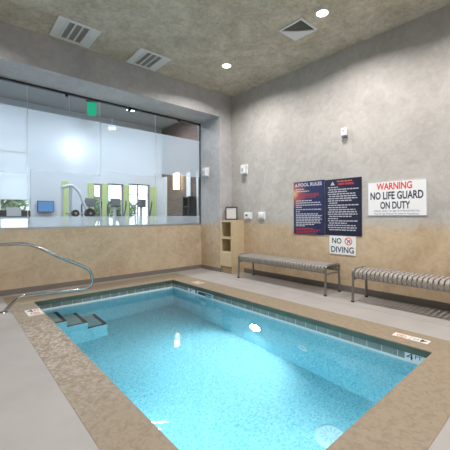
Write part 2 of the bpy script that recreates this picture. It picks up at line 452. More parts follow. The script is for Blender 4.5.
# ------------------------------------------------------------------ gym shell
gwins = [(-8.0, -5.6, .7, 3.0), (-5.35, -3.42, .7, 3.0), (-1.80, -1.56, .3, 2.27), (-1.375, -.87, .3, 2.30), (-.70, .045, .3, 2.34)]
bm = bmesh.new(); xp = GX0
for a, b, z0, z1 in gwins:
    bx(bm, xp, GY, 0, a, GY+.2, GH); bx(bm, a, GY, 0, b, GY+.2, z0); bx(bm, a, GY, z1, b, GY+.2, GH); xp = b
bx(bm, xp, GY, 0, GX+.14, GY+.2, GH)
struct('wall_gym', bm, 'gym_wall', 'pale blue white gym wall with tall windows beyond the glass', 'wall')
bm = bmesh.new(); bx(bm, GX0, D+.12, -.12, GX+.14, GY+.2, 0)
struct('floor_gym', bm, 'gym_floor', 'dark gym floor beyond the glass', 'floor')
bm = bmesh.new(); bx(bm, GX0, D+.1, GH, GX+.14, GY+.2, GH+.12)
struct('ceiling_gym', bm, 'gym_ceil', 'grey gym ceiling seen through the clear glass', 'ceiling')
bm = bmesh.new(); bx(bm, GX, D+.12, 0, GX+.14, GY, GH); bx(bm, .14, D, 0, GX+.14, D+.12, GH)
struct('wall_gym_right', bm, 'wood', 'dark wood panelled gym wall carrying the lit sconce', 'wall')
bm = bmesh.new(); bx(bm, GX0-.14, D+.12, 0, GX0, GY+.2, GH); bx(bm, GX0, D, 0, WX0, D+.12, GH)
struct('wall_gym_left', bm, 'gym_wall', 'pale end wall of the gym', 'wall')

wl = ['white framed gym window farthest left', 'wide gym window with lowered shade at the far left', 'narrow gym window between lime green piers',
      'middle gym window between lime green piers', 'gym window nearest the dark wood wall']
for k, (a, b, z0, z1) in enumerate(gwins):
    wn = empty('window_%d' % (k+2), ((a+b)/2, GY, z0), wl[k], 'window', kind='structure')
    bm = bmesh.new(); t = .035
    bx(bm, a, GY+.03, z0, a+t, GY+.1, z1); bx(bm, b-t, GY+.03, z0, b, GY+.1, z1)
    bx(bm, a+t, GY+.03, z1-t, b-t, GY+.1, z1); bx(bm, a+t, GY+.03, z0, b-t, GY+.1, z0+t)
    if k < 2:
        for q in (.33, .66): bx(bm, a+(b-a)*q-.015, GY+.04, z0+t, a+(b-a)*q+.015, GY+.09, z1-t)
        for zz in (2.35, 2.68): bx(bm, a+t, GY+.04, zz, b-t, GY+.09, zz+.025)
    if k == 4:
        bx(bm, a+.32, GY+.04, z0+t, a+.345, GY+.09, z1-t); bx(bm, a+t, GY+.04, 1.98, b-t, GY+.09, 2.0)
    obj('window_frame', bm, 'white' if k < 2 else 'machine_grey', wn)
    box('window_glass', (a+t, GY+.06, z0+t), (b-t, GY+.066, z1-t), 'glass', wn)
sh = empty('roller_shade', (-4.38, GY, 2.9), 'white roller shade half lowered over the far left gym window', 'shade')
box('headrail', (-5.34, GY-.07, 2.96), (-3.42, GY, 3.06), 'white', sh)
cl = box('shade_cloth', (-5.32, GY-.03, 1.74), (-3.44, GY-.024, 2.965), 'shade', sh)
box('hem_bar', (-5.32, GY-.034, 1.725), (-3.44, GY-.018, 1.75), 'white', cl)
for k, (a, b) in enumerate([(-2.665, -2.51), (-1.965, -1.80), (-1.555, -1.38), (-.865, -.705), (.05, .275)]):
    bm = bmesh.new(); bx(bm, a, GY-.03, 0, b, GY, 2.28)
    struct('trim_%d' % (k+1), bm, 'lime', ['lime green pier left of the exercise machine', 'lime green pier left of the narrow gym window',
        'lime green pier right of the narrow gym window', 'lime green pier between the two wider gym windows', 'lime green pier beside the dark wood wall'][k], 'pier')
for k, (a, b) in enumerate([(3.80, 4.145), (2.39, 2.61), (2.00, 2.08)]):
    bm = bmesh.new(); bx(bm, GX-.03, a, 0, GX, b, 2.62)
    struct('trim_%d' % (k+6), bm, 'offwhite', ['pale upright trim at the far end of the wood wall', 'pale upright trim right of the lit sconce', 'thin pale upright trim at the right end of the wood wall'][k], 'trim')

# gym sconce
s = empty('wall_sconce', (GX, 3.12, 2.1), 'glowing amber sconce on the dark wood gym wall', 'sconce')
box('backplate', (GX-.02, 3.00, 2.13), (GX, 3.24, 2.68), 'alu', s)
box('lamp_shade', (GX-.13, 3.03, 2.15), (GX-.02, 3.21, 2.66), 'glow', s, bevel=.01)
# globe lamp added close behind the frosted film to give it a glow
gl0 = empty('added_globe_lamp', (-3.30, 1.0, 2.545), 'added round pendant lamp glowing close behind the frosted glass', 'lamp')
bm = bmesh.new(); cyl(bm, (-3.30, 1.0, GH-.02), (0, 0, 1), .05, .02); obj('ceiling_rose', bm, 'white', gl0)
bm = bmesh.new(); cyl(bm, (-3.30, 1.0, 2.63), (0, 0, 1), .004, GH-.02-2.63, 8); obj('cord', bm, 'white', gl0)
bm = bmesh.new(); bmesh.ops.create_uvsphere(bm, u_segments=24, v_segments=16, radius=.10, matrix=Matrix.Translation((-3.30, 1.0, 2.545)))
obj('globe', bm, emit('pendant_glass', (.93, .97, 1), 26), gl0, smooth=True)
# tv
tv = empty('television', (-3.085, GY, 1.45), 'flat television with a blue picture on the pale gym wall', 'television')
box('wall_bracket', (-3.2, GY-.05, 1.5), (-2.97, GY, 1.65), 'black', tv)
box('casing', (-3.285, GY-.10, 1.405), (-2.885, GY-.05, 1.71), 'black', tv, bevel=.006)
box('screen', (-3.268, GY-.104, 1.422), (-2.902, GY-.099, 1.693), 'screen', tv)
# exit sign hanging from the gym ceiling
ex = empty('exit_sign', (-2.80, 1.25, 3.38), 'green exit sign hanging behind the top of the window', 'sign')
bm = bmesh.new(); cyl(bm, (-2.80, 1.25, 3.70), (0, 0, 1), .012, GH-3.70); obj('hanger_rod', bm, 'alu', ex)
box('housing', (-2.90, 1.21, 3.66), (-2.70, 1.29, 3.72), 'charcoal', ex)
box('green_face', (-2.89, 1.24, 3.385), (-2.71, 1.26, 3.66), 'exit', ex)

ex.rotation_euler.z = -.55
# ------------------------------------------------------------------ gym machines
def lever_machine(x, y, label, s=1):
    t = empty('exercise_machine', (x, y, 0), label, 'exercise machine', 'lever machines in the gym')
    bm = bmesh.new()
    bx(bm, x-.42, y-.4, 0, x-.34, y+.4, .08); bx(bm, x+.26, y-.4, 0, x+.34, y+.4, .08); bx(bm, x-.34, y-.04, 0, x+.26, y+.04, .08)
    obj('base_frame', bm, 'machine', t)
    for dx in (-.38, -.19):
        bm = bmesh.new(); tube(bm, [(x+dx, y, .08), (x+dx+.04, y, 2.02)], .035, 8); obj('upright', bm, 'machine', t)
    bm = bmesh.new(); tube(bm, smooth_path([(x-.38, y, 1.98), (x-.12, y, 2.06), (x+.02, y-.05, 1.9), (x+.16, y-.1, 1.5), (x+.24, y-.15, 1.30)], .1), .035, 8)
    obj('lever_arm', bm, 'machine', t)
    for dx, r in ((.24, .125), (-.10, .085)):
        bm = bmesh.new(); cyl(bm, (x+dx, y-.22, 1.36), (0, 1, 0), r, .09, 24); w = obj('weight_plate', bm, 'black', t)
        bm = bmesh.new(); cyl(bm, (x+dx, y-.24, 1.36), (0, 1, 0), .03, .13, 12); obj('hub', bm, 'alu', w)
    bm = bmesh.new(); tube(bm, [(x-.3, y-.1, 1.36), (x+.3, y-.18, 1.36)], .018, 8); obj('bar', bm, 'alu', t)
    bm = bmesh.new(); bx(bm, x-.2, y-.3, .45, x+.2, y+.1, .53); bx(bm, x-.03, y-.12, .08, x+.03, y-.06, .45); obj('seat', bm, 'black', t)
    return t
lever_machine(-2.66, 2.75, 'white lever weight machine with dark round plates in front of lime pier')

def treadmill(x, y, label):
    t = empty('treadmill', (x, y, 0), label, 'treadmill', 'treadmills in the gym')
    box('deck', (x-.35, y-.7, 0), (x+.35, y+.6, .16), 'machine_grey', t, bevel=.02)
    box('belt', (x-.25, y-.68, .16), (x+.25, y+.5, .168), 'black', t)
    for sx in (-1, 1):
        bm = bmesh.new(); tube(bm, [(x+sx*.33, y+.5, .1), (x+sx*.31, y+.56, 1.25)], .03, 8); obj('upright', bm, 'machine_grey', t)
        bm = bmesh.new(); tube(bm, smooth_path([(x+sx*.31, y+.54, 1.1), (x+sx*.31, y+.1, 1.05), (x+sx*.31, y, .95)], .08), .025, 8); obj('handrail', bm, 'machine_grey', t)
    c = box('console', (x-.33, y+.48, 1.24), (x+.33, y+.60, 1.44), 'black', t, bevel=.03)
    box('console_screen', (x-.14, y+.47, 1.30), (x+.14, y+.485, 1.50), 'machine', c)
    return t
treadmill(-3.93, 2.6, 'dark treadmill in front of the shaded far left gym window')
def elliptical(x, y, label):
    t = empty('elliptical_trainer', (x, y, 0), label, 'exercise machine', 'ellipticals in the gym')
    box('base', (x-.22, y-.6, 0), (x+.22, y+.6, .12), 'machine_grey', t, bevel=.02)
    bm = bmesh.new(); cyl(bm, (x-.06, y+.3, .40), (1, 0, 0), .28, .12, 28); obj('flywheel', bm, 'black', t)
    bm = bmesh.new(); tube(bm, [(x, y+.3, .3), (x, y+.2, 1.6)], [.06, .045], 10); obj('mast', bm, 'machine', t)
    box('console', (x-.14, y+.14, 1.56), (x+.14, y+.2, 1.80), 'machine_grey', t, bevel=.02)
    for sx in (-1, 1):
        bm = bmesh.new(); tube(bm, smooth_path([(x+sx*.12, y+.22, .55), (x+sx*.24, y+.12, 1.3), (x+sx*.27, y+.05, 1.62), (x+sx*.20, y-.1, 1.72)], .15), .022, 8); obj('arm', bm, 'machine_grey', t)
        box('pedal', (x+sx*.16-.07, y-.35, .25), (x+sx*.16+.07, y+.05, .31), 'black', t)
        bm = bmesh.new(); tube(bm, [(x+sx*.12, y+.3, .42), (x+sx*.16, y-.2, .24)], .025, 8); obj('link_arm', bm, 'machine_grey', t)
    return t
elliptical(-1.46, 3.2, 'elliptical trainer in front of the middle gym window')
elliptical(-.62, 3.25, 'elliptical trainer in front of the gym window nearest the wood wall')
elliptical(-2.07, 3.45, 'elliptical trainer in front of the narrow gym window')
# rack against the wood wall
rk = empty('equipment_rack', (GX-.2, 2.24, 0), 'dark equipment rack against the wood wall beside the pale trim', 'rack')
for yy in (2.09, 2.37):
    box('side_panel', (GX-.32, yy-.012, 0), (GX-.005, yy+.012, 1.86), 'black', rk)
box('back_panel', (GX-.02, 2.10, .03), (GX-.005, 2.36, 1.86), 'black', rk)
for k in range(7):
    box('shelf', (GX-.31, 2.102, .15+k*.28), (GX-.02, 2.358, .17+k*.28), 'charcoal', rk)

# ------------------------------------------------------------------ outside the gym
bm = bmesh.new(); bx(bm, -30, GY+.2, -.2, 25, 45, -.05)
struct('ground', bm, 'pave', 'pale sunlit paving outside the gym windows', 'ground')
def tree(x, y, h, r, label):
    t = empty('tree', (x, y, -.05), label, 'tree', 'trees outside the gym')
    bm = bmesh.new(); top = Vector((x, y, h*.45))
    tube(bm, [(x, y, -.05), (x+.03, y, h*.25), top], [.11, .09, .07], 8); tr = obj('trunk', bm, 'bark', t)
    for k in range(6):
        a = k*PI/3+.3; e = Vector((x+math.cos(a)*r*.7, y+math.sin(a)*r*.7, h*.72+.2*random.random()))
        bm = bmesh.new(); tube(bm, [top-Vector((0, 0, .15)), (top+e)/2+Vector((0, 0, .1)), e], [.05, .035, .015], 6); obj('branch', bm, 'bark', tr)
    bm = bmesh.new()
    for k in range(1500):
        u, v = random.random()*2*PI, random.random()*2-1; q = (random.random()**.4)*r
        c = Vector((x+q*math.sqrt(1-v*v)*math.cos(u), y+q*math.sqrt(1-v*v)*math.sin(u), h*.76+q*.62*v))
        d1 = Vector((random.gauss(0, 1), random.gauss(0, 1), random.gauss(0, 1))).normalized()*.11
        d2 = d1.orthogonal().normalized()*.06
        bm.faces.new([bm.verts.new(c+p) for p in (-d1, d2, d1, -d2)])
    obj('foliage', bm, 'leaf', t)
tree(-3.75, 9.5, 2.6, 1.25, 'grey green tree outside the far left gym window')
tree(-4.9, 13.5, 2.9, 1.5, 'second tree farther off at the far left edge of the gym window')
tree(.3, 10.5, 2.2, 1.0, 'tree outside the narrow gym window')
tree(2.7, 13, 2.2, 1.0, 'tree outside the middle gym window')
tree(5.0, 11.5, 2.3, 1.1, 'tree outside the gym window nearest the wood wall')
tree(-7.6, 10, 2.6, 1.3, 'tree outside the leftmost gym window')

# ------------------------------------------------------------------ ceiling fittings
def vent(xc, yc, label):
    t = empty('ceiling_vent', (xc, yc, H), label, 'vent', 'supply grilles above the window')
    h = .295
    bm = bmesh.new(); ring(bm, (xc-h, yc-h-.015, xc+h, yc+h+.015), (xc-h+.06, yc-h+.045, xc+h-.06, yc+h-.045), H-.022, H)
    obj('frame', bm, 'offwhite', t, bevel=.004)
    box('duct', (xc-h+.05, yc-h+.035, H-.004), (xc+h-.05, yc+h-.035, H), plain('duct_grey', (.20, .195, .18), .8), t)
    for k in range(4):
        xx = xc-h+.145+k*.10
        bm = bmesh.new(); bx(bm, xx-.011, yc-h+.045, H-.020, xx+.011, yc+h-.045, H-.004); obj('divider', bm, 'offwhite', t)
    for sx in (-1, 1):
        bm = bmesh.new(); a = xc+sx*(h-.06); b = xc+sx*(h-.14)
        v = [bm.verts.new(p) for p in ((a, yc-h+.045, H-.02), (a, yc+h-.045, H-.02), (b, yc+h-.045, H-.004), (b, yc-h+.045, H-.004), (a, yc-h+.045, H-.004), (a, yc+h-.045, H-.004))]
        for f in ((0, 1, 2, 3), (4, 5, 2, 3), (0, 1, 5, 4), (0, 3, 4), (1, 2, 5)): bm.faces.new([v[i] for i in f])
        obj('deflector', bm, 'offwhite', t)
    bm = bmesh.new()
    for k in range(14):
        yy = yc-h+.075+k*.036; bx(bm, xc-h+.145, yy-.004, H-.012, xc+h-.145, yy+.004, H-.005)
    obj('louvre_blades', bm, plain('blade_grey', (.48, .47, .45), .6), t)
vent(-3.585, -.40, 'left white slotted ceiling vent above the window')
vent(-2.34, -.36, 'right white slotted ceiling vent above the window')
xc, yc, h = -1.07, -2.665, .205
t = empty('air_diffuser', (xc, yc, H), 'square cone air diffuser on the ceiling near the bright downlight', 'diffuser')
bm = bmesh.new(); ring(bm, (xc-h, yc-h, xc+h, yc+h), (xc-h+.03, yc-h+.03, xc+h-.03, yc+h-.03), H-.02, H); obj('frame', bm, 'offwhite', t, bevel=.004)
box('throat', (xc-h+.02, yc-h+.02, H-.004), (xc+h-.02, yc+h-.02, H), 'dark', t)
bm = bmesh.new()
for k in range(11):
    q = -h+.04+k*(2*h-.08)/10
    bx(bm, xc+q-.004, yc-h+.03, H-.016, xc+q+.004, yc+h-.03, H-.008); bx(bm, xc-h+.03, yc+q-.004, H-.0155, xc+h-.03, yc+q+.004, H-.0085)
obj('egg_crate_grid', bm, plain('grid_grey', (.20, .195, .18), .6), t)
bm = bmesh.new()   # deflector blanking the near half, corner to corner
pts = [(xc-h+.03, yc-h+.03), (xc-h+.03, yc+h-.03), (xc+.00, yc-.0), (xc+h-.03, yc-h+.03)]
pts = [(xc-h+.03, yc+h-.03), (xc-h+.03, yc-h+.03), (xc+h-.03, yc-h+.03)]
pts = [(xc+h-.03, yc-h+.03), (xc+h-.03, yc+h-.03), (xc-h+.03, yc+h-.03), (xc+.02, yc+.02)]
lo = [bm.verts.new((x, y, H-.024)) for x, y in pts]; hi = [bm.verts.new((x, y, H-.006)) for x, y in pts]
bm.faces.new(lo); bm.faces.new(hi)
for k in range(4): bm.faces.new((lo[k], lo[(k+1) % 4], hi[(k+1) % 4], hi[k]))
obj('deflector_panel', bm, 'offwhite', t)

def lamp_blk(name, loc, energy, size, color, rot=(0, 0, 0), spread=170, parent=None):
    d = bpy.data.lights.new(name, 'AREA'); d.shape = 'DISK'; d.size = size; d.energy = energy; d.color = color; d.spread = math.radians(spread)
    o = bpy.data.objects.new(name, d); col.objects.link(o); o.location = loc; o.rotation_euler = rot
    if parent: adopt(o, parent)
    return o
POW = 51
dl = [(-1.13, -1.10, 'small round downlight on the ceiling near the room corner'), (-1.13, -3.11, 'round downlight on the ceiling beside the square diffuser'),
      (-1.13, -5.12, 'added downlight over the right deck outside the frame, first past the diffuser'), (-1.13, -7.13, 'added unseen downlight over the right deck in the near corner'),
      (-5.05, -1.10, 'added unseen downlight over the left deck beside the window'), (-5.05, -3.11, 'added unseen downlight over the left deck beside the pool middle'),
      (-5.05, -5.12, 'added unseen downlight over the left deck at the near pool end'), (-5.05, -7.13, 'added unseen downlight over the left deck by the near wall'), (-3.1, -7.13, 'added unseen downlight midway along the near wall')]  # all after the first pair are out of view, added to brighten the room
for k, (x, y, lab) in enumerate(dl):
    t = empty('ceiling_downlight', (x, y, H), lab, 'downlight', 'recessed downlights over the pool')
    bm = bmesh.new()
    seg = 28
    prof = [(.075, H-.008), (.095, H-.008), (.10, H-.004), (.10, H)]
    rings = [[bm.verts.new((x+r*math.cos(2*PI*i/seg), y+r*math.sin(2*PI*i/seg), z)) for i in range(seg)] for r, z in prof]
    for a, b in zip(rings, rings[1:]):
        for i in range(seg): bm.faces.new((a[i], a[(i+1) % seg], b[(i+1) % seg], b[i]))
    obj('trim_ring', bm, 'white', t)
    bm = bmesh.new(); cyl(bm, (x, y, H-.006), (0, 0, 1), .076, .006, 28); obj('lens', bm, 'lamp', t)
    lamp_blk('downlight_lamp', (x, y, H-.012), POW if x > -2 else POW*.55, .08, (1, .965, .935), spread=152 if x > -2 else 150, parent=t)
t = empty('sprinkler_head', (-1.225, -1.437, H), 'tiny sprinkler head on the ceiling beside the corner downlight', 'sprinkler')
bm = bmesh.new(); cyl(bm, (-1.225, -1.437, H), (0, 0, -1), .035, .006); obj('escutcheon', bm, 'white', t)
bm = bmesh.new(); cyl(bm, (-1.225, -1.437, H-.006), (0, 0, -1), .012, .03); obj('head', bm, 'alu', t)
# unseen daylight white panels added to brighten the gym
gp0 = None
for k, (x, y) in enumerate(((-6.6, 2.5), (-4.4, 2.5), (-2.2, 2.2), (-.6, 2.4))):
    t = empty('gym_fill_panel', (x, y, GH), ['added fill panel on the gym ceiling at its left end', 'added fill panel on the gym ceiling above the treadmill at far left',
        'added fill panel on the gym ceiling above the lever machine', 'added fill panel on the gym ceiling nearest the wood wall'][k], 'fill light', 'added fill panels on the gym ceiling')
    bm = bmesh.new(); ring(bm, (x-.3, y-.3, x+.3, y+.3), (x-.28, y-.28, x+.28, y+.28), GH-.02, GH); obj('frame', bm, 'white', t)
    box('diffuser', (x-.28, y-.28, GH-.012), (x+.28, y+.28, GH-.002), emit('panel_lens_%d' % k, (.95, .98, 1), 2.0), t)
    lamp_blk('gym_fill_lamp', (x, y, GH-.03), 60, .5, (.86, .93, 1), parent=t)

for x, y, z, lab in ((-1.18, 2.93, GH-.02, 'round gym ceiling lamp seen just under the window track'), (-1.45, 3.60, 3.86, 'small pendant can lamp seen through the frosted band')):
    t = empty('can_lamp', (x, y, z), lab, 'lamp', 'can lamps in the gym')
    if GH-z > .1:
        bm = bmesh.new(); cyl(bm, (x, y, z+.08), (0, 0, 1), .01, GH-z-.08, 10); obj('stem', bm, 'alu', t)
        bm = bmesh.new(); cyl(bm, (x, y, z+.002), (0, 0, 1), .12, .078, 24, .09); obj('can', bm, 'white', t)
    else:
        bm = bmesh.new(); cyl(bm, (x, y, z+.002), (0, 0, 1), .13, GH-z-.002, 24); obj('trim_ring', bm, 'white', t)
    bm = bmesh.new(); cyl(bm, (x, y, z-.004), (0, 0, 1), .10, .006, 24); obj('lens', bm, 'globe', t)

# ------------------------------------------------------------------ pool fittings
def pool_light(c, n, label):
    t = empty('pool_light', c, label, 'pool light', 'underwater pool lights')
    n = Vector(n); c = Vector(c)
    bm = bmesh.new(); cyl(bm, c, n, .125, .02, 32, .11); obj('trim_ring', bm, 'steel', t)
    bm = bmesh.new(); cyl(bm, c+n*.02, n, .10, .015, 32, .085); obj('lens', bm, 'poollamp', t, smooth=False)
    return t
PL = 30
for c, n, lab in (((R+.012, -2.30, -.74), (-1, 0, 0), 'glowing round underwater light on the right pool wall'),
                  ((L-.012, -3.2, -.74), (1, 0, 0), 'added unseen underwater light on the left pool wall'),
                  ((-2.85, N-.012, -.74), (0, 1, 0), 'added unseen underwater light on the near pool wall')):  # left and near lights are unseen, added to even out the pool lighting
    t = pool_light(c, n, lab)
    aim = Vector(n)*(.8 if c[0] > R else .45) - Vector((0, 0, .6))
    rot = aim.to_track_quat('-Z', 'Y').to_euler()
    lamp_blk('pool_lamp', Vector(c)+Vector(n)*.05, 52 if c[0] > R else 15, .18, (.94, 1, .98), rot, 140, t)
for k, (y, z, lab) in enumerate(((-1.03, -.55, 'white return jet on the right pool wall nearest the skimmer'), (-1.45, -.575, 'white return jet on the right pool wall, second from the skimmer'),
                  (-3.13, -.79, 'white return jet on the right pool wall nearest the near end'))):
    t = empty('return_jet', (R+.012, y, z), lab, 'jet fitting', 'return jets on the right pool wall')
    bm = bmesh.new(); cyl(bm, (R+.012, y, z), (-1, 0, 0), .07, .012, 24); obj('flange', bm, 'white_plastic', t)
    bm = bmesh.new(); cyl(bm, (R, y, z), (-1, 0, 0), .035, .02, 20, .025); obj('eyeball', bm, 'white_plastic', t)
t = empty('floor_drain', (-2.36, -3.93, BOT), 'round white drain cover on the pool floor at the near end', 'drain')
bm = bmesh.new(); cyl(bm, (-2.36, -3.93, BOT), (0, 0, 1), .15, .025, 32, .12); obj('cover', bm, 'white_plastic', t)
bm = bmesh.new()
for k in range(12):
    a = k*PI/6; fr = frame((-2.36, -3.93, BOT+.026), (math.cos(a), math.sin(a), 0), (-math.sin(a), math.cos(a), 0)); bar(bm, fr, .04, -.006, .105, .006)
obj('slots', bm, plain('slot_grey', (.6, .66, .68), .6), t)

# skimmer mouth in the tile band
t = empty('skimmer', (R+.01, -1.07, -.15), 'dark skimmer opening in the waterline tile with pale blue flap', 'skimmer')
bm = bmesh.new()
y0, y1, z0, z1 = -1.29, -.85, -.150, -.072
xs = R+.006
bx(bm, xs, y0, z0, xs+.006, y0+.02, z1); bx(bm, xs, y1-.02, z0, xs+.006, y1, z1); bx(bm, xs, y0, z1-.012, xs+.006, y1, z1)
obj('faceplate', bm, 'offwhite', t)
box('mouth', (xs+.004, y0+.02, z0), (xs+.0058, y1-.02, z1-.012), plain('skimmer_dark', (.035, .06, .075), .5), t)
box('flap', (xs-.002, y0+.03, z0), (xs+.004, y0+.19, z1-.03), plain('skimmer_blue', (.20, .45, .58), .4), t)
# depth markers in the tile band
def wall_marker(y0, y1, txt, label, a=(.30, .36, .72, .36)):
    t = empty('depth_marker', (R+.012, (y0+y1)/2, -.14), label, 'depth marker', 'depth markers in the waterline tile')
    box('tile_face', (R+.006, y0, -.139), (R+.0119, y1, -.067), 'sign_white', t)
    bm = bmesh.new(); w = y1-y0
    fr = frame((R+.0055, y1-w*a[0], -.101), (0, -1, 0), (0, 0, 1)); text_bm(bm, txt[0], fr, w*a[1], .062, .0)
    fr = frame((R+.0055, y1-w*a[2], -.094), (0, -1, 0), (0, 0, 1)); text_bm(bm, txt[1], fr, w*a[3], .036, .01)
    obj('lettering', bm, 'sign_ink', t)
wall_marker(-4.56, -4.32, ('4', 'FT'), 'white 4 FT depth marker in the tile band at the near right corner', (.19, .27, .50, .24))
wall_marker(-.775, -.56, ('3', 'FT'), 'white depth marker in the tile band left of the skimmer')

def diver(bm, fr, s):
    """plain diving figure"""
    flat(bm, fr, [(-.30*s, -.42*s), (-.18*s, -.46*s), (.02*s, -.05*s), (.20*s, .02*s), (.12*s, .18*s), (-.10*s, .12*s)])
    flat(bm, fr, [(.12*s, .10*s), (.40*s, -.22*s), (.44*s, -.16*s), (.18*s, .20*s)])
    annulus(bm, fr, .26*s, .24*s, 0.001, .11*s, seg=12)

def deck_marker(x0, y0, x1, y1, X, Y, order, label, tilem='mark_white'):
    """two small deck tiles in a row along y; order lists far tile first"""
    t = empty('deck_marker', ((x0+x1)/2, (y0+y1)/2, .003), label, 'deck marker', 'marker tiles set in the coping')
    ym = (y0+y1)/2
    for k, kd in enumerate(order):
        a, b = (ym+.004, y1) if k == 0 else (y0, ym-.004)
        tl = box('tile', (x0, a, .0025), (x1, b, .008), tilem, t)
        c = Vector(((x0+x1)/2, (a+b)/2, .0085)); X_, Y_ = Vector(X), Vector(Y)
        dx, dy = (b-a, x1-x0) if abs(X[1]) > .5 else (x1-x0, b-a); fr = frame(c, X, Y)
        if kd == 'depth':
            bm = bmesh.new(); text_bm(bm, '4', frame(c-X_*dx*.2, X, Y), dx*.42, dy*.74, .03)
            text_bm(bm, 'FT', frame(c+X_*dx*.25, X, Y), dx*.36, dy*.40, .02); obj('lettering', bm, 'sign_ink', tl)
        else:
            k_ = dx/dy
            bm = bmesh.new(); annulus(bm, fr, 0, dy*.12, dy*.25, dy*.34, k_*.9)
            flat(bm, fr, [(-dx*.24, dy*.30), (-dx*.19, dy*.34), (dx*.24, -dy*.06), (dx*.19, -dy*.10)])
            text_bm(bm, 'NO DIVING', frame(c-Y_*dy*.37, X, Y), dx*.88, dy*.15, .01); obj('red_symbol', bm, 'mark_red', tl)
            bm = bmesh.new(); diver(bm, frame(c+Y_*dy*.12+Vector((0, 0, .0003)), X, Y), dy*.42); obj('diver_figure', bm, 'sign_ink', tl)
deck_marker(-1.485, -4.47, -1.375, -4.14, (0, 1, 0), (-1, 0, 0), ('no', 'depth'), 'pair of white warning tiles in the coping at the near right corner')
deck_marker(-4.272, -.815, -4.095, -.49, (1, 0, 0), (0, 1, 0), ('depth', 'no'), 'pair of white warning tiles in the coping at the steps')
deck_marker(-1.53, -.74, -1.38, -.50, (0, 1, 0), (-1, 0, 0), ('no', 'depth'), 'pair of tan warning tiles in the coping near the skimmer', 'mark_tan')

# ------------------------------------------------------------------ handrail
hr = empty('handrail', (-4.49, -.36, 0), 'polished steel looped pool handrail at the steps', 'handrail')
y = -.36
path = smooth_path([(-5.35, y, .02), (-5.35, y, .93), (-4.17, y, .905), (-3.90, y, .735), (-3.33, y, .43), (-3.345, y, .14), (-4.32, y, .185), (-4.485, y, .0)], .17, 8)
bm = bmesh.new(); tube(bm, path, .023, 14); obj('rail_tube', bm, 'steel', hr, smooth=True)
for x in (-5.35, -4.485):
    bm = bmesh.new(); cyl(bm, (x, y, 0), (0, 0, 1), .055, .014, 24, .04); obj('floor_flange', bm, 'steel', hr)

# ------------------------------------------------------------------ benches
BX0, BX1 = -.535, -.10
prof2 = smooth_path([(BX0+.012, 0, .365), (BX0+.004, 0, .462), (BX0+.13, 0, .478), ((BX0+BX1)/2, 0, .470), (BX1-.13, 0, .478), (BX1-.004, 0, .462), (BX1-.012, 0, .365)], .07, 6)
def make_bench(ya, yb, label):
    t = empty('bench', ((BX0+BX1)/2, (ya+yb)/2, 0), label, 'bench', 'strap benches along the right wall')
    bm = bmesh.new(); n = 33; L_ = ya-.05-(yb+.05)
    for k in range(n):
        yc = yb+.05+(k+.5)*L_/n; w = .0203; th = .011
        rows = []
        for i, p in enumerate(prof2):
            tg = (prof2[min(i+1, len(prof2)-1)]-prof2[max(i-1, 0)]).normalized(); nn = Vector((-tg.z, 0, tg.x))
            rows.append([bm.verts.new(p+Vector((0, yc+a, 0))+nn*b) for a, b in ((-w, -th), (w, -th), (w, th), (-w, th))])
        for q, r_ in zip(rows, rows[1:]):
            for i in range(4): bm.faces.new((q[i], q[(i+1) % 4], r_[(i+1) % 4], r_[i]))
        bm.faces.new(rows[0]); bm.faces.new(rows[-1])
    obj('strap_seat', bm, 'strap', t)
    for xx in (BX0+.02, BX1-.02):
        bm = bmesh.new(); bx(bm, xx-.014, yb+.02, .352, xx+.014, ya-.02, .382); obj('side_rail', bm, 'bench_metal', t)
    for ye in (ya-.022, yb+.022):
        arch = [Vector((p.x, ye, p.z)) for p in prof2]
        bm = bmesh.new(); tube(bm, arch, .021, 10); obj('end_arch', bm, 'bench_metal', t, smooth=True)
        bm = bmesh.new(); tube(bm, [(BX0+.02, ye, .33), ((BX0+BX1)/2, ye, .345), (BX1-.02, ye, .33)], .012, 8); obj('stretcher', bm, 'bench_metal', t)
        for xx, xf in ((BX0+.012, BX0-.005), (BX1-.012, BX1+.005)):
            bm = bmesh.new(); tube(bm, [(xx, ye, .37), (xf, ye, .018)], .019, 10); lg = obj('leg', bm, 'bench_metal', t, smooth=True)
            bm = bmesh.new(); cyl(bm, (xf, ye, 0), (0, 0, 1), .026, .02, 14); obj('foot_glide', bm, 'black', lg)
    return t
b0 = make_bench(-.76, -2.80, 'taupe strap bench beside the birch shelf under the pool rules sign')
b1 = copy_tree(b0, (0, -2.45, 0)); b1['label'] = 'taupe strap bench under the white WARNING sign'

# ------------------------------------------------------------------ corner cabinet and picture
cx0, cx1, cy0, cy1, ct = -.367, -.001, -.404, -.002, 1.19
t = empty('cabinet', (-.18, -.2, 0), 'tall birch cubby cabinet standing in the room corner', 'cabinet')
bm = bmesh.new(); th = .02
bx(bm, cx0, cy0, 0, cx1, cy0+th, ct-th); bx(bm, cx0, cy1-th, 0, cx1, cy1, ct-th); bx(bm, cx0, cy0, ct-th, cx1, cy1, ct)
bx(bm, cx1-th, cy0+th, .02, cx1, cy1-th, ct-th)
obj('carcass', bm, 'cab', t)
for z in (.165, .455, .785):
    box('shelf', (cx0+.004, cy0+th, z), (cx1-th, cy1-th, z+.025), 'cab', t)
bm = bmesh.new()
for a, b in ((cy1-.05, cy1-.02), (cy0+.02, cy0+.05)): bx(bm, cx0, a, .155, cx0+.018, b, ct-th)
bx(bm, cx0, cy0+.05, ct-.045, cx0+.018, cy1-.05, ct-th); bx(bm, cx0, cy0+.05, .765, cx0+.018, cy1-.05, .815)
obj('face_frame', bm, 'cab', t)
box('door', (cx0-.035, cy0+.012, .16), (cx0, cy1-.03, .465), 'cab', t, bevel=.003)
box('kick_plate', (cx0+.03, cy0+th, 0), (cx0+.045, cy1-th, .155), 'cab_dark', t)

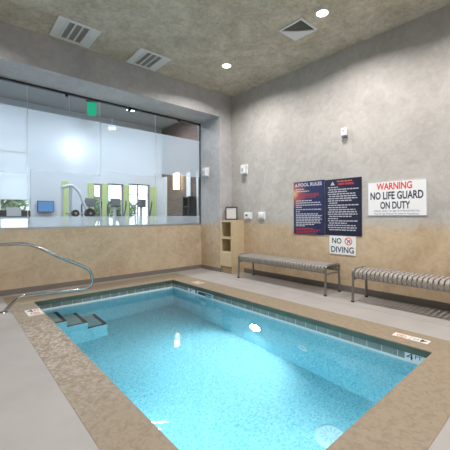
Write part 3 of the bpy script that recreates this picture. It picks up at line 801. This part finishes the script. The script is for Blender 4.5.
fc = Vector((-.22, -.22, ct)); dirv = Vector((-.66, -.75, 0)).normalized(); side = Vector((0, 0, 1)).cross(dirv).normalized()
upv = (Vector((0, 0, 1))*math.cos(.2) - dirv*math.sin(.2)).normalized()
t = empty('picture_frame', fc, 'small dark photo frame leaning on top of the birch cabinet', 'picture frame')
fr = frame(fc+Vector((0, 0, .004)), side, upv)
def fbox(bm, x0, y0, z0, x1, y1, z1):
    n0 = len(bm.verts); bx(bm, x0, y0, z0, x1, y1, z1); bm.verts.ensure_lookup_table()
    for v in bm.verts[n0:]: v.co = fr @ v.co
bm = bmesh.new(); W_, H_ = .135, .30
fbox(bm, -W_, 0, -.012, W_, .025, .012); fbox(bm, -W_, H_-.025, -.012, W_, H_, .012); fbox(bm, -W_, .025, -.012, -W_+.025, H_-.025, .012); fbox(bm, W_-.025, .025, -.012, W_, H_-.025, .012)
obj('frame', bm, 'frame', t)
bm = bmesh.new(); fbox(bm, -W_+.02, .02, -.010, W_-.02, H_-.02, .004); obj('paper_insert', bm, 'paper', t)
bm = bmesh.new(); tube(bm, [fr @ Vector((0, .22, -.012)), fr @ Vector((0, .22, -.012)) - dirv*.06 - Vector((0, 0, (fr @ Vector((0, .22, -.012))).z - ct))], .006, 6); obj('easel_leg', bm, 'frame', t)

# ------------------------------------------------------------------ wall devices
def alarm(c, n, label):
    """white wall speaker-like box: backplate, body, lens"""
    n = Vector(n); c = Vector(c); sd = Vector((0, 0, 1)).cross(n).normalized()
    t = empty('wall_alarm', c, label, 'wall alarm', 'white alarm boxes on the walls')
    def b(bm, a0, a1, z0, z1, d0, d1):
        n0 = len(bm.verts); bx(bm, a0, z0, d0, a1, z1, d1); bm.verts.ensure_lookup_table()
        for v in bm.verts[n0:]: p = v.co.copy(); v.co = c+sd*p.x+Vector((0, 0, p.y))+n*p.z
    bm = bmesh.new(); b(bm, -.07, .07, -.11, .11, 0, .015); obj('backplate', bm, 'white_plastic', t)
    bm = bmesh.new(); b(bm, -.06, .06, -.095, .10, .015, .115); obj('body', bm, 'white_plastic', t, bevel=.012)
    bm = bmesh.new(); b(bm, -.03, .03, -.05, .03, .115, .126); obj('lens', bm, 'plastic_clear', t)
alarm((0, -.47, 2.32), (-1, 0, 0), 'small white alarm box high on the right wall above the cabinet')
alarm((XJ, .47, 2.33), (-1, 0, 0), 'small white alarm box on the window niche jamb')

def control(y0, y1, label, dark):
    t = empty('wall_control', (0, (y0+y1)/2, 1.21), label, 'wall control', 'small white controls beside the cabinet')
    yc = (y0+y1)/2
    box('plate', (-.012, yc-.125 if dark else yc-.10, 1.205), (0, yc+.125 if dark else yc+.10, 1.365), 'white_plastic', t, bevel=.003)
    box('housing', (-.05, yc-.07, 1.22), (-.012, yc+.07, 1.345), 'white_plastic', t, bevel=.012)
    if dark: box('dark_button', (-.06, yc-.025, 1.28), (-.05, yc+.03, 1.315), 'black', t)
    else: box('cover_flap', (-.058, yc-.05, 1.25), (-.05, yc+.05, 1.33), 'offwhite', t, bevel=.004)
control(-.66, -.42, 'white wall control with a dark button right beside the cabinet', True)
control(-1.06, -.84, 'white wall control with a grey cover, right of the dark buttoned one', False)
t = empty('motion_sensor', (0, -2.85, 2.57), 'small white sensor high on the right wall above the rules signs', 'sensor')
box('bracket', (-.02, -2.89, 2.60), (0, -2.81, 2.74), 'white_plastic', t)
box('body', (-.075, -2.90, 2.615), (-.02, -2.80, 2.745), 'white_plastic', t, bevel=.012)
box('dark_lens', (-.078, -2.89, 2.585), (-.02, -2.81, 2.625), plain('sensor_lens', (.16, .17, .24), .3), t, bevel=.01)
box('label_window', (-.077, -2.865, 2.68), (-.0745, -2.835, 2.705), plain('sensor_grey', (.35, .36, .42), .4), t)

# ------------------------------------------------------------------ signs on the right wall
def wallsign(name, y0, z0, y1, z1, mat, label, th=.012):
    """y0 is the viewer's left edge (larger y)"""
    t = empty(name, (0, (y0+y1)/2, z0), label, 'sign')
    p = box('panel', (-th, y1, z0), (0, y0, z1), mat, t, bevel=.002)
    return t
def SF(y0, y1, z, th=.0126): return frame((-th, (y0+y1)/2, z), (0, -1, 0), (0, 0, 1))

t = wallsign('pool_rules_sign', -1.785, .928, -2.450, 1.922, 'navy_print', 'navy POOL RULES sign with a sunset glow at its left edge')
W2 = .665; fr = SF(-1.785, -2.450, 0)
bm = bmesh.new(); text_bm(bm, 'POOL RULES', frame((-.0126, -2.150, 1.860), (0, -1, 0), (0, 0, 1)), .50, .066, .03)
flat(bm, fr, [(-.300, 1.832), (-.235, 1.832), (-.268, 1.892)])
obj('title_lettering', bm, 'print_white', t)
def lines(bm, fr, rows):
    for z, xa, xb in rows:
        x = xa
        while x < xb-.02:       # word-like dashes
            w = min(random.uniform(.03, .075), xb-x); bar(bm, fr, x, z-.0085, x+w, z+.0085); x += w+.011
def block(rows, mat, t):
    bm = bmesh.new(); lines(bm, fr, rows); obj('text_block', bm, mat, t)
block([(1.775, -.28, -.10), (1.737, -.28, .02)], 'print_white', t)
block([(1.560, -.27, .10), (1.520, -.28, .27), (1.478, -.28, .27), (1.438, -.28, -.14), (1.395, -.28, .27), (1.355, -.28, -.16)], 'print_white', t)
block([(1.312, -.28, .22), (1.280, -.28, .28), (1.248, -.28, .25), (1.215, -.28, .28), (1.183, -.28, .24), (1.150, -.28, .28), (1.118, -.28, .12), (1.088, -.28, -.06)], 'print_white', t)
block([(1.685, -.20, .24), (1.655, -.24, .22), (1.620, -.27, .16)], 'print_red', t)
block([(1.040, -.28, .10), (1.015, -.28, .28), (.985, -.28, .20), (.955, -.28, .16)], 'print_red', t)

t = wallsign('spa_rules_sign', -2.460, .940, -3.122, 1.908, 'navy2', 'dark navy rules sign with red heading, between POOL RULES and WARNING')
fr = SF(-2.46, -3.122, 0)
bm = bmesh.new(); lines(bm, fr, [(1.865, -.10, .17)]); obj('orange_heading', bm, 'print_orange', t)
bm = bmesh.new(); bar(bm, fr, -.08, 1.800, .03, 1.835); bar(bm, fr, .045, 1.800, .20, 1.835); obj('red_heading', bm, 'print_red', t)
rows = [(1.765-.0385*k, -.27+.02*(k % 3 == 1), .28-(.36, .02, .05, .0, .12, .03, .20)[(k*3) % 7]) for k in range(20)]
block(rows, 'print_white', t)
bm = bmesh.new(); flat(bm, fr, [(-.22, 1.805), (-.14, 1.805), (-.18, 1.870)]); obj('warning_symbol', bm, 'print_white', t)

t = wallsign('warning_sign', -3.220, 1.272, -4.050, 1.798, 'sign_white', 'white WARNING NO LIFE GUARD ON DUTY sign with red heading')
bm = bmesh.new(); ring_fr = SF(-3.22, -4.05, 0, .0123)
for a in ((-.412, 1.275, .412, 1.279), (-.412, 1.791, .412, 1.795), (-.412, 1.275, -.408, 1.795), (.408, 1.275, .412, 1.795)): bar(bm, ring_fr, *a)
obj('border_line', bm, 'sign_ink', t)
bm = bmesh.new(); text_bm(bm, 'WARNING', SF(-3.20, -4.02, 1.722), .50, .108, .028); obj('red_lettering', bm, 'sign_red', t)
bm = bmesh.new(); text_bm(bm, 'NO LIFE GUARD', SF(-3.22, -4.05, 1.580), .74, .120, .026); text_bm(bm, 'ON DUTY', SF(-3.22, -4.03, 1.432), .42, .112, .026); obj('dark_lettering', bm, 'sign_ink', t)
bm = bmesh.new(); text_bm(bm, 'Children Under The Age Of 14 Should Not Use', SF(-3.22, -4.05, 1.343), .64, .036, .004)
text_bm(bm, 'Pool Or Spa Without An Adult In Attendance', SF(-3.22, -4.05, 1.300), .62, .034, .004); obj('small_lettering', bm, plain('sign_blue_ink', (.10, .12, .28), .5), t)

t = wallsign('no_diving_sign', -2.545, .615, -3.022, .928, 'sign_white', 'small white NO DIVING sign with red prohibition circle')
bm = bmesh.new(); text_bm(bm, 'NO', frame((-.0126, -2.685, .846), (0, -1, 0), (0, 0, 1)), .175, .098, .018)
text_bm(bm, 'DIVING', SF(-2.545, -3.022, .698), .41, .104, .018); obj('dark_lettering', bm, 'sign_ink', t)
bm = bmesh.new(); fr = frame((-.0128, -2.895, .846), (0, -1, 0), (0, 0, 1)); annulus(bm, fr, 0, 0, .052, .066)
bar(bm, frame((-.0129, -2.895, .846), (0, -1, -1), (0, -1, 1)), -.055, -.007, .055, .007); obj('red_circle', bm, 'sign_red', t)
bm = bmesh.new(); diver(bm, frame((-.0125, -2.895, .846), (0, -1, 0), (0, 0, 1)), .085); obj('diver_figure', bm, 'sign_ink', t)

# ------------------------------------------------------------------ world
wd = bpy.data.worlds.new('sky'); sc.world = wd; wd.use_nodes = True
bg = wd.node_tree.nodes['Background']; bg.inputs[0].default_value = (.86, .93, 1, 1); bg.inputs[1].default_value = 3.6

# ------------------------------------------------------------------ camera
cam = bpy.data.cameras.new('camera'); co = bpy.data.objects.new('camera', cam); col.objects.link(co); sc.camera = co
cam.sensor_width = 36; cam.lens = 313.96/450*36; cam.shift_y = -9/450; cam.clip_start = .02
yaw = .8527
co.matrix_world = Matrix.Translation((-5.0191, -5.4923, 1.28)) @ Matrix.Rotation(yaw-PI/2, 4, 'Z') @ Matrix.Rotation(PI/2, 4, 'X') @ Matrix.Rotation(-.0045, 4, 'Z')

vs = sc.view_settings; vs.view_transform = 'Standard'; vs.look = 'None'; vs.gamma = 1; vs.exposure = 0; vs.use_curve_mapping = False
sc.display_settings.display_device = 'sRGB'
cy = sc.cycles
cy.use_denoising = True; cy.max_bounces = 10; cy.diffuse_bounces = 5; cy.glossy_bounces = 4; cy.transmission_bounces = 8; cy.transparent_max_bounces = 16
cy.caustics_reflective = False; cy.caustics_refractive = True; cy.sample_clamp_indirect = 3
